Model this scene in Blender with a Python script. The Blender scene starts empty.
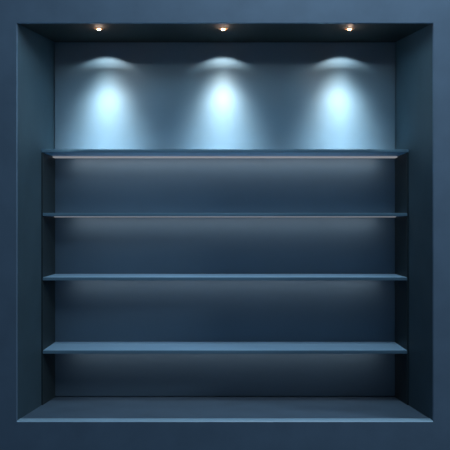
import bpy, bmesh, math
from mathutils import Vector, Matrix

SC = bpy.context.scene
COL = SC.collection
S = 0.005            # metres per working unit
ZC = 1.5             # eye height
D = 600.0            # eye distance to the wall face, working units

def P(x, y, z):      # working units -> metres (x right, y into the wall, z above eye level)
    return Vector((x * S, y * S, ZC + z * S))

# ------------------------------------------------------------------ camera
cd = bpy.data.cameras.new('camera')
cam = bpy.data.objects.new('camera', cd)
COL.objects.link(cam)
cam.location = P(0, -D, 0)
cam.rotation_euler = (math.pi / 2, 0, 0)
cd.sensor_width = 36
cd.lens = 36 * D / 450
SC.camera = cam

# ------------------------------------------------------------------ world, light, exposure
w = bpy.data.worlds.new('world'); SC.world = w
w.use_nodes = True
w.node_tree.nodes['Background'].inputs[0].default_value = (0.44, 0.69, 1.0, 1)
w.node_tree.nodes['Background'].inputs[1].default_value = 0.11

def area(name, loc, target, sx, sy, power, color, spread=180):
    l = bpy.data.lights.new(name, 'AREA')
    l.shape = 'RECTANGLE'; l.size = sx; l.size_y = sy
    l.energy = power; l.color = color; l.spread = math.radians(spread)
    o = bpy.data.objects.new(name, l); COL.objects.link(o)
    o.location = loc
    o.rotation_euler = (Vector(target) - Vector(loc)).to_track_quat('-Z', 'Y').to_euler()
    return o

area('side_light', P(950, -370, 315), P(-100, 0, 20), 0.8, 0.25, 78, (0.78, 0.90, 1.0))
area('overhead_light', P(110, -240, 520), P(60, 0, 0), 1.3, 0.6, 38, (0.75, 0.9, 1.0))

vs = SC.view_settings
SC.display_settings.display_device = 'sRGB'
vs.view_transform = 'Standard'
vs.look = 'None'
vs.exposure = 0.0
vs.gamma = 1.0
vs.use_curve_mapping = False

# ------------------------------------------------------------------ materials
def paint(name, color, rough=0.5, spec=0.4, var=0.08, scale=6.0, bump=0.02):
    m = bpy.data.materials.new(name); m.use_nodes = True
    nt = m.node_tree; b = nt.nodes['Principled BSDF']
    tc = nt.nodes.new('ShaderNodeTexCoord')
    n = nt.nodes.new('ShaderNodeTexNoise'); n.inputs['Scale'].default_value = scale
    n.inputs['Detail'].default_value = 5
    nt.links.new(tc.outputs['Object'], n.inputs['Vector'])
    r = nt.nodes.new('ShaderNodeValToRGB')
    r.color_ramp.elements[0].position = 0.3; r.color_ramp.elements[1].position = 0.7
    r.color_ramp.elements[0].color = tuple(c * (1 - var) for c in color) + (1,)
    r.color_ramp.elements[1].color = tuple(c * (1 + var) for c in color) + (1,)
    nt.links.new(n.outputs['Fac'], r.inputs['Fac'])
    nt.links.new(r.outputs['Color'], b.inputs['Base Color'])
    b.inputs['Roughness'].default_value = rough
    b.inputs['Specular IOR Level'].default_value = spec
    if bump:
        n2 = nt.nodes.new('ShaderNodeTexNoise'); n2.inputs['Scale'].default_value = 140
        nt.links.new(tc.outputs['Object'], n2.inputs['Vector'])
        bp = nt.nodes.new('ShaderNodeBump'); bp.inputs['Strength'].default_value = bump
        bp.inputs['Distance'].default_value = 0.002
        nt.links.new(n2.outputs['Fac'], bp.inputs['Height'])
        nt.links.new(bp.outputs['Normal'], b.inputs['Normal'])
    return m

def glow(name, color, strength):
    m = bpy.data.materials.new(name); m.use_nodes = True
    b = m.node_tree.nodes['Principled BSDF']
    b.inputs['Base Color'].default_value = (0.25, 0.25, 0.25, 1)
    b.inputs['Emission Color'].default_value = color + (1,)
    b.inputs['Emission Strength'].default_value = strength
    return m

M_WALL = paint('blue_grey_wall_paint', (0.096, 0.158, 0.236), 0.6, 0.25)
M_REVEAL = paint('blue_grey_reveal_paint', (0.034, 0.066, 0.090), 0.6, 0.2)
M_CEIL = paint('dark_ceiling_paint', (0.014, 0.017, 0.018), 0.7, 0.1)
M_FLOOR = paint('blue_grey_floor_paint', (0.100, 0.165, 0.240), 0.5, 0.3)
M_SILL = paint('light_blue_sill_paint', (0.34, 0.56, 0.74), 0.4, 0.5, 0.03)
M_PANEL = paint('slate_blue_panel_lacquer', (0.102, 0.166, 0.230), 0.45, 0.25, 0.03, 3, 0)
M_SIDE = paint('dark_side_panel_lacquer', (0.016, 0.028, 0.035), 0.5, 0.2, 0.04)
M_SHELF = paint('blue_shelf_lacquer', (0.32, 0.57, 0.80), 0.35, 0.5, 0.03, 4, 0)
M_EDGE = paint('blue_shaded_front', (0.10, 0.20, 0.29), 0.45, 0.4, 0.03, 4, 0)  # shelf fronts darkened in colour for shade below the lit tops
M_RING = paint('halo_orange_ring', (0.25, 0.11, 0.05), 0.35, 0.5, 0.05)  # orange halo of the bulbs put into the ring colour
M_BULB = glow('warm_bulb', (1.0, 0.62, 0.30), 14.0)
M_STRIP = glow('frosted_strip_diffuser', (0.97, 0.96, 1.0), 0.22)
M_CHAN = paint('strip_profile_metal', (0.18, 0.19, 0.2), 0.4, 0.5, 0.02)

# ------------------------------------------------------------------ mesh helpers
def link_mesh(name, bm, mat, parent=None, bevel=0, origin=None, smooth=False):
    me = bpy.data.meshes.new(name)
    bmesh.ops.recalc_face_normals(bm, faces=bm.faces[:])
    if origin is not None:
        bmesh.ops.translate(bm, verts=bm.verts[:], vec=-origin)
    bm.to_mesh(me); bm.free()
    me.materials.append(mat)
    if smooth:
        for p in me.polygons: p.use_smooth = True
    o = bpy.data.objects.new(name, me); COL.objects.link(o)
    if origin is not None: o.location = origin
    if parent: o.parent = parent
    if bevel:
        b = o.modifiers.new('bevel', 'BEVEL'); b.width = bevel; b.segments = 3
        b.limit_method = 'ANGLE'; b.angle_limit = math.radians(40)
    return o

def prism_x(bm, x0, x1, prof):         # profile of (y, z) pairs, pulled along x
    a = [bm.verts.new(P(x0, y, z)) for y, z in prof]
    b = [bm.verts.new(P(x1, y, z)) for y, z in prof]
    n = len(prof)
    bm.faces.new(a); bm.faces.new(b[::-1])
    for i in range(n):
        bm.faces.new((a[i], b[i], b[(i + 1) % n], a[(i + 1) % n]))

def prism_z(bm, prof, z0, z1):         # profile of (x, y) pairs, pulled along z
    a = [bm.verts.new(P(x, y, z0)) for x, y in prof]
    b = [bm.verts.new(P(x, y, z1)) for x, y in prof]
    n = len(prof)
    bm.faces.new(a); bm.faces.new(b[::-1])
    for i in range(n):
        bm.faces.new((a[i], b[i], b[(i + 1) % n], a[(i + 1) % n]))

def box(bm, x0, x1, y0, y1, z0, z1):
    prism_x(bm, x0, x1, [(y0, z0), (y1, z0), (y1, z1), (y0, z1)])

def structure(o):
    o['kind'] = 'structure'; return o

def thing(o, label, cat, group=None):
    o['label'] = label; o['category'] = cat
    if group: o['group'] = group
    return o

# ------------------------------------------------------------------ setting
HX = 208.3                       # half width of the opening
YB = 131.7                       # face of the back panel
YW = 142.0                       # face of the back wall
ZT, ZB = 202.0, -197.0           # opening top and bottom
def ceil_z(y): return ZT + 21.2 * y / YB
def floor_z(y): return -196.0 - 13.8 * y / YB

# wall around the opening (one slab with a hole)
bm = bmesh.new()
OX, OT, OB, TH = 620, 420, -300, 3.0
outer = [(-OX, OB), (OX, OB), (OX, OT), (-OX, OT)]
inner = [(-HX, ZB), (HX, ZB), (HX, ZT), (-HX, ZT)]
def ring(y):
    return ([bm.verts.new(P(x, y, z)) for x, z in outer], [bm.verts.new(P(x, y, z)) for x, z in inner])
fo, fi = ring(0); bo, bi = ring(TH)
for i in range(4):
    j = (i + 1) % 4
    bm.faces.new((fo[i], fo[j], fi[j], fi[i]))
    bm.faces.new((bo[j], bo[i], bi[i], bi[j]))
    bm.faces.new((fi[i], fi[j], bi[j], bi[i]))
    bm.faces.new((fo[j], fo[i], bo[i], bo[j]))
structure(link_mesh('wall_front', bm, M_WALL, bevel=0.45 * S))

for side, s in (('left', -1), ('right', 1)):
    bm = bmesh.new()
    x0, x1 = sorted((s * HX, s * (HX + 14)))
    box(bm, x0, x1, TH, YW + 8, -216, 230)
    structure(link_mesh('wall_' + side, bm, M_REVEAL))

bm = bmesh.new()
box(bm, -HX, HX, YW, YW + 8, -216, 230)
structure(link_mesh('wall_back', bm, M_CEIL))

bm = bmesh.new()
prism_x(bm, -HX, HX, [(TH, ceil_z(TH)), (YW, ceil_z(YW)), (YW, ceil_z(YW) + 5), (TH, ceil_z(YW) + 5)])
structure(link_mesh('ceiling', bm, M_CEIL))

YS = 11.0
bm = bmesh.new()
prism_x(bm, -HX, HX, [(YS, floor_z(YS)), (YW, floor_z(YW)), (YW, -216), (YS, -216)])
structure(link_mesh('floor', bm, M_FLOOR))

bm = bmesh.new()                 # pale nosing along the front of the niche floor
prism_x(bm, -HX, HX, [(0.2, -197.0), (1.0, -196.3), (YS - 1, -196.6), (YS, -197.2), (YS, -203), (0.2, -203)])
structure(link_mesh('trim_1', bm, M_SILL))

# ------------------------------------------------------------------ back panel and side panels
PX = 170.9 / 0.82
bm = bmesh.new()
box(bm, -PX + 0.5, PX - 0.4, YB, YB + 6, floor_z(YB) + 0.7, ceil_z(YB) - 0.3)
thing(link_mesh('back_panel', bm, M_PANEL, bevel=0.8 * S, origin=P(0, YB + 3, floor_z(YB) + 0.7)),
      'large slate blue back panel washed by three pools of light, behind all the shelves', 'panel')

YF = 79.9                        # front edge of the shelves
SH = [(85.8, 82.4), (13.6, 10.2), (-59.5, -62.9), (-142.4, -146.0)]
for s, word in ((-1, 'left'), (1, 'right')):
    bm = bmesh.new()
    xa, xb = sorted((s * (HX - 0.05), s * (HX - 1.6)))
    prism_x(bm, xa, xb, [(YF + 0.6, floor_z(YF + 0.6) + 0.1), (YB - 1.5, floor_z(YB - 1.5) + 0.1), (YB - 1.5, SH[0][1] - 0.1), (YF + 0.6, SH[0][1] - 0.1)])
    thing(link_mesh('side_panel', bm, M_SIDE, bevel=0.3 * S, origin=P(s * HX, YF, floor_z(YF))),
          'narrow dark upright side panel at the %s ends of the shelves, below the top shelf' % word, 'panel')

# ------------------------------------------------------------------ shelves
LAB = ['topmost blue shelf, under the three pools of light, with a pale light strip beneath',
       'second blue shelf from the top, near eye level, thin pale light strip below it',
       'third blue shelf from the top, thin, its upper face just visible, no visible strip',
       'lowest blue shelf, its broad pale blue upper face catching the light']
LEDP = [1.0, 0.72, 0.6, 0.52]
for i, (zt, zb) in enumerate(SH):
    hx = HX - 0.1 if i == 0 else HX - 1.65
    root = bpy.data.objects.new('shelf', None); COL.objects.link(root)
    root.location = P(0, YF, zb)
    thing(root, LAB[i], 'shelf', 'wall to wall shelves in the niche')
    bpy.context.view_layer.update()
    org = P(0, YF, zb)
    bm = bmesh.new()
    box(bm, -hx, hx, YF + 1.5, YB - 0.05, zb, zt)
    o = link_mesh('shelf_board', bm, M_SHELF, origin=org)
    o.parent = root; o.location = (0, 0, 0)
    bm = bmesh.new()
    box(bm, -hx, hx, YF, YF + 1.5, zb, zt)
    o = link_mesh('shaded_front', bm, M_EDGE, bevel=0.4 * S, origin=org)
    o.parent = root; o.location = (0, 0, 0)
    o['label'] = 'front edge, darker blue for shade'
    if i < 2:
        # light strip along the back underside
        y0, y1 = YB - 13, YB - 4
        h = 1.5 if i == 0 else 0.9
        bm = bmesh.new()
        box(bm, -hx + 1.7, hx - 1.7, y0, y1, zb - h, zb)
        st = link_mesh('light_strip', bm, M_STRIP, bevel=0.2 * S, origin=org)
        st.parent = root; st.location = (0, 0, 0)
        st['label'] = 'pale frosted light strip'
    # the lamp tucked under the front edge, shining down and back
    l = bpy.data.lights.new('shelf_lamp', 'AREA'); l.shape = 'RECTANGLE'
    l.size = 2 * (hx - 22) * S; l.size_y = 0.015
    l.energy = LEDP[i]; l.color = (1.0, 0.92, 0.86)
    lo = bpy.data.objects.new('shelf_lamp', l); COL.objects.link(lo)
    lo.parent = root
    lo.location = Vector((0, 37 * S, -2.6 * S))
    lo.rotation_euler = Vector((0, 0.40, -0.92)).to_track_quat('-Z', 'Y').to_euler()

# ------------------------------------------------------------------ downlights
tilt = math.atan(21.2 / YB)
def lathe(bm, prof, n=32):
    rings = []
    for r, z in prof:
        if r < 1e-6: rings.append([bm.verts.new((0, 0, z * S))])
        else: rings.append([bm.verts.new((r * S * math.cos(2 * math.pi * k / n), r * S * math.sin(2 * math.pi * k / n), z * S)) for k in range(n)])
    for a, b in zip(rings, rings[1:]):
        for k in range(n):
            m = (k + 1) % n
            if len(a) == 1: bm.faces.new((a[0], b[k], b[m]))
            elif len(b) == 1: bm.faces.new((a[k], a[m], b[0]))
            else: bm.faces.new((a[k], a[m], b[m], b[k]))

def spot(root, power, color, half, blend, target, off, size=0.004, wide=1.0):
    l = bpy.data.lights.new('beam', 'SPOT')
    l.energy = power; l.color = color
    l.spot_size = math.radians(2 * half); l.spot_blend = blend
    l.shadow_soft_size = size
    o = bpy.data.objects.new('beam', l); COL.objects.link(o)
    o.parent = root
    o.location = off
    src = root.location + off
    o.scale = (wide, 1, 1)
    o.rotation_euler = (target - src).to_track_quat('-Z', 'Y').to_euler()

YL = 33.0
BEAM_POWER = 8.5

# photometric web (IES) of the wall washer: candela by vertical and horizontal angle,
# a long bell shaped pool with a thin reflector crescent above it
def lerp(t, xs, ys):
    if t <= xs[0]: return ys[0]
    for a, b, p, q in zip(xs, xs[1:], ys, ys[1:]):
        if t <= b: return p + (q - p) * (t - a) / (b - a)
    return ys[-1]

def web(x, h):                   # x sideways, h below the lamp, both on a wall 0.82 away (80 units)
    y = h + 56.0
    top = 62.5 - 8.3 * math.exp(-(x / 20) ** 2)
    cut = min(1.0, max(0.0, (y - top + 0.8) / 2.2))
    amp = lerp(y, [62, 68, 72, 76, 84, 92, 100, 110, 120, 130, 148, 175, 210],
                  [.02, .06, .12, .22, .46, .82, .98, .84, .70, .57, .44, .28, .05])
    wid = lerp(y, [66, 76, 90, 110, 130, 148, 200], [9, 11.5, 15.5, 21, 28, 34, 46])
    e = amp * math.exp(-(abs(x) / wid) ** 1.9)
    e += 0.045 * math.exp(-(x / 48) ** 2) * lerp(y, [60, 75, 200], [0.7, 1, 0.6])
    crest = 58.8 + x * x / 105
    d = y - crest
    e += 0.46 * math.exp(-(x / 17) ** 2) * math.exp(-(d / (2.6 if d < 0 else 5.0)) ** 2)
    e += 0.10 * math.exp(-(x / 14) ** 2) * math.exp(-((d - 5.5) / 1.3) ** 2)
    return e * cut

def photometric_text():
    vs_ = [v * 0.5 for v in range(0, 201)] + [100.01, 180.0]
    hs_ = [h * 2.0 for h in range(0, 181)]
    W = (YB - YL) * 0.82
    rows = []
    for h in hs_:
        row = []
        a = math.radians(h)
        sx, sy = math.sin(a), math.cos(a)
        for v in vs_:
            b = math.radians(v)
            dx, dy, dz = sx * math.sin(b), -sy * math.sin(b), -math.cos(b)
            c = 0.0
            if v <= 100 and dy > 0.15:
                x, hh = dx / dy * W, -dz / dy * W
                if hh < 190 and abs(x) < 150:
                    c = web(x, hh) / dy ** 3
            row.append('%.2f' % (c * 100))
        rows.append(row)
    out = ['IESNA:LM-63-2002', 'TILT=NONE', '1 1000 1 %d %d 1 2 0 0 0' % (len(vs_), len(hs_)), '1 1 10']
    def lines(vals):
        for k in range(0, len(vals), 12): out.append(' '.join(vals[k:k + 12]))
    lines(['%.2f' % v for v in vs_]); lines(['%.1f' % h for h in hs_])
    for row in rows: lines(row)
    t = bpy.data.texts.new('wall_washer.ies'); t.write('\n'.join(out) + '\n')
    return t
WEB = photometric_text()

def beam(root, power, color, turn, off):
    l = bpy.data.lights.new('beam', 'POINT'); l.energy = power; l.color = color
    l.shadow_soft_size = 0.002
    l.use_nodes = True; nt = l.node_tree
    em = [n for n in nt.nodes if n.type == 'EMISSION'][0]
    ies = nt.nodes.new('ShaderNodeTexIES'); ies.mode = 'INTERNAL'; ies.ies = WEB
    nt.links.new(ies.outputs['Fac'], em.inputs['Strength'])
    o = bpy.data.objects.new('beam', l); COL.objects.link(o)
    o.parent = root; o.location = off; o.rotation_euler = (0, 0, -turn)
LX = [(-133, -144.5, 'left', 'above the left pool of light'),
      (-2, -2.5, 'middle', 'above the centre pool of light'),
      (131.3, 141, 'right', 'above the right pool of light')]
for lx, tx, word, w2 in LX:
    root = bpy.data.objects.new('downlight', None); COL.objects.link(root)
    root.location = P(lx, YL, ceil_z(YL) - 0.1)
    thing(root, '%s tiny glowing amber downlight in the dark niche ceiling, %s' % (word, w2), 'downlight', 'ceiling downlights')
    bm = bmesh.new()
    lathe(bm, [(2.4, -0.2), (3.0, -0.7), (5.0, -0.5), (5.4, 0.0), (2.4, 0.0), (2.4, -0.2)])
    o = link_mesh('trim_ring', bm, M_RING, parent=root, smooth=True)
    o.rotation_euler = (tilt, 0, 0)
    bm = bmesh.new()
    lathe(bm, [(0, -2.0), (0.9, -1.8), (1.6, -1.3), (2.0, -0.6), (2.1, 0.0), (0, 0)])
    o = link_mesh('bulb', bm, M_BULB, parent=root, smooth=True)
    o.rotation_euler = (tilt, 0, 0)
    off = Vector((0, 0, -3.2 * S))
    cool = (0.72, 0.93, 1.0)
    beam(root, BEAM_POWER, (0.92, 1.0, 0.95), math.atan((tx - lx) / (YB - YL)), off)
    spot(root, 2.7, (0.66, 0.88, 1.0), 87.2, 0.36, root.location + off + Vector((0, 0, -1)), off)
    l = bpy.data.lights.new('halo', 'POINT'); l.energy = 0.28; l.color = (1.0, 0.66, 0.48); l.shadow_soft_size = 0.003
    lo = bpy.data.objects.new('halo', l); COL.objects.link(lo); lo.parent = root
    lo.location = (0, 0, -4.0 * S)
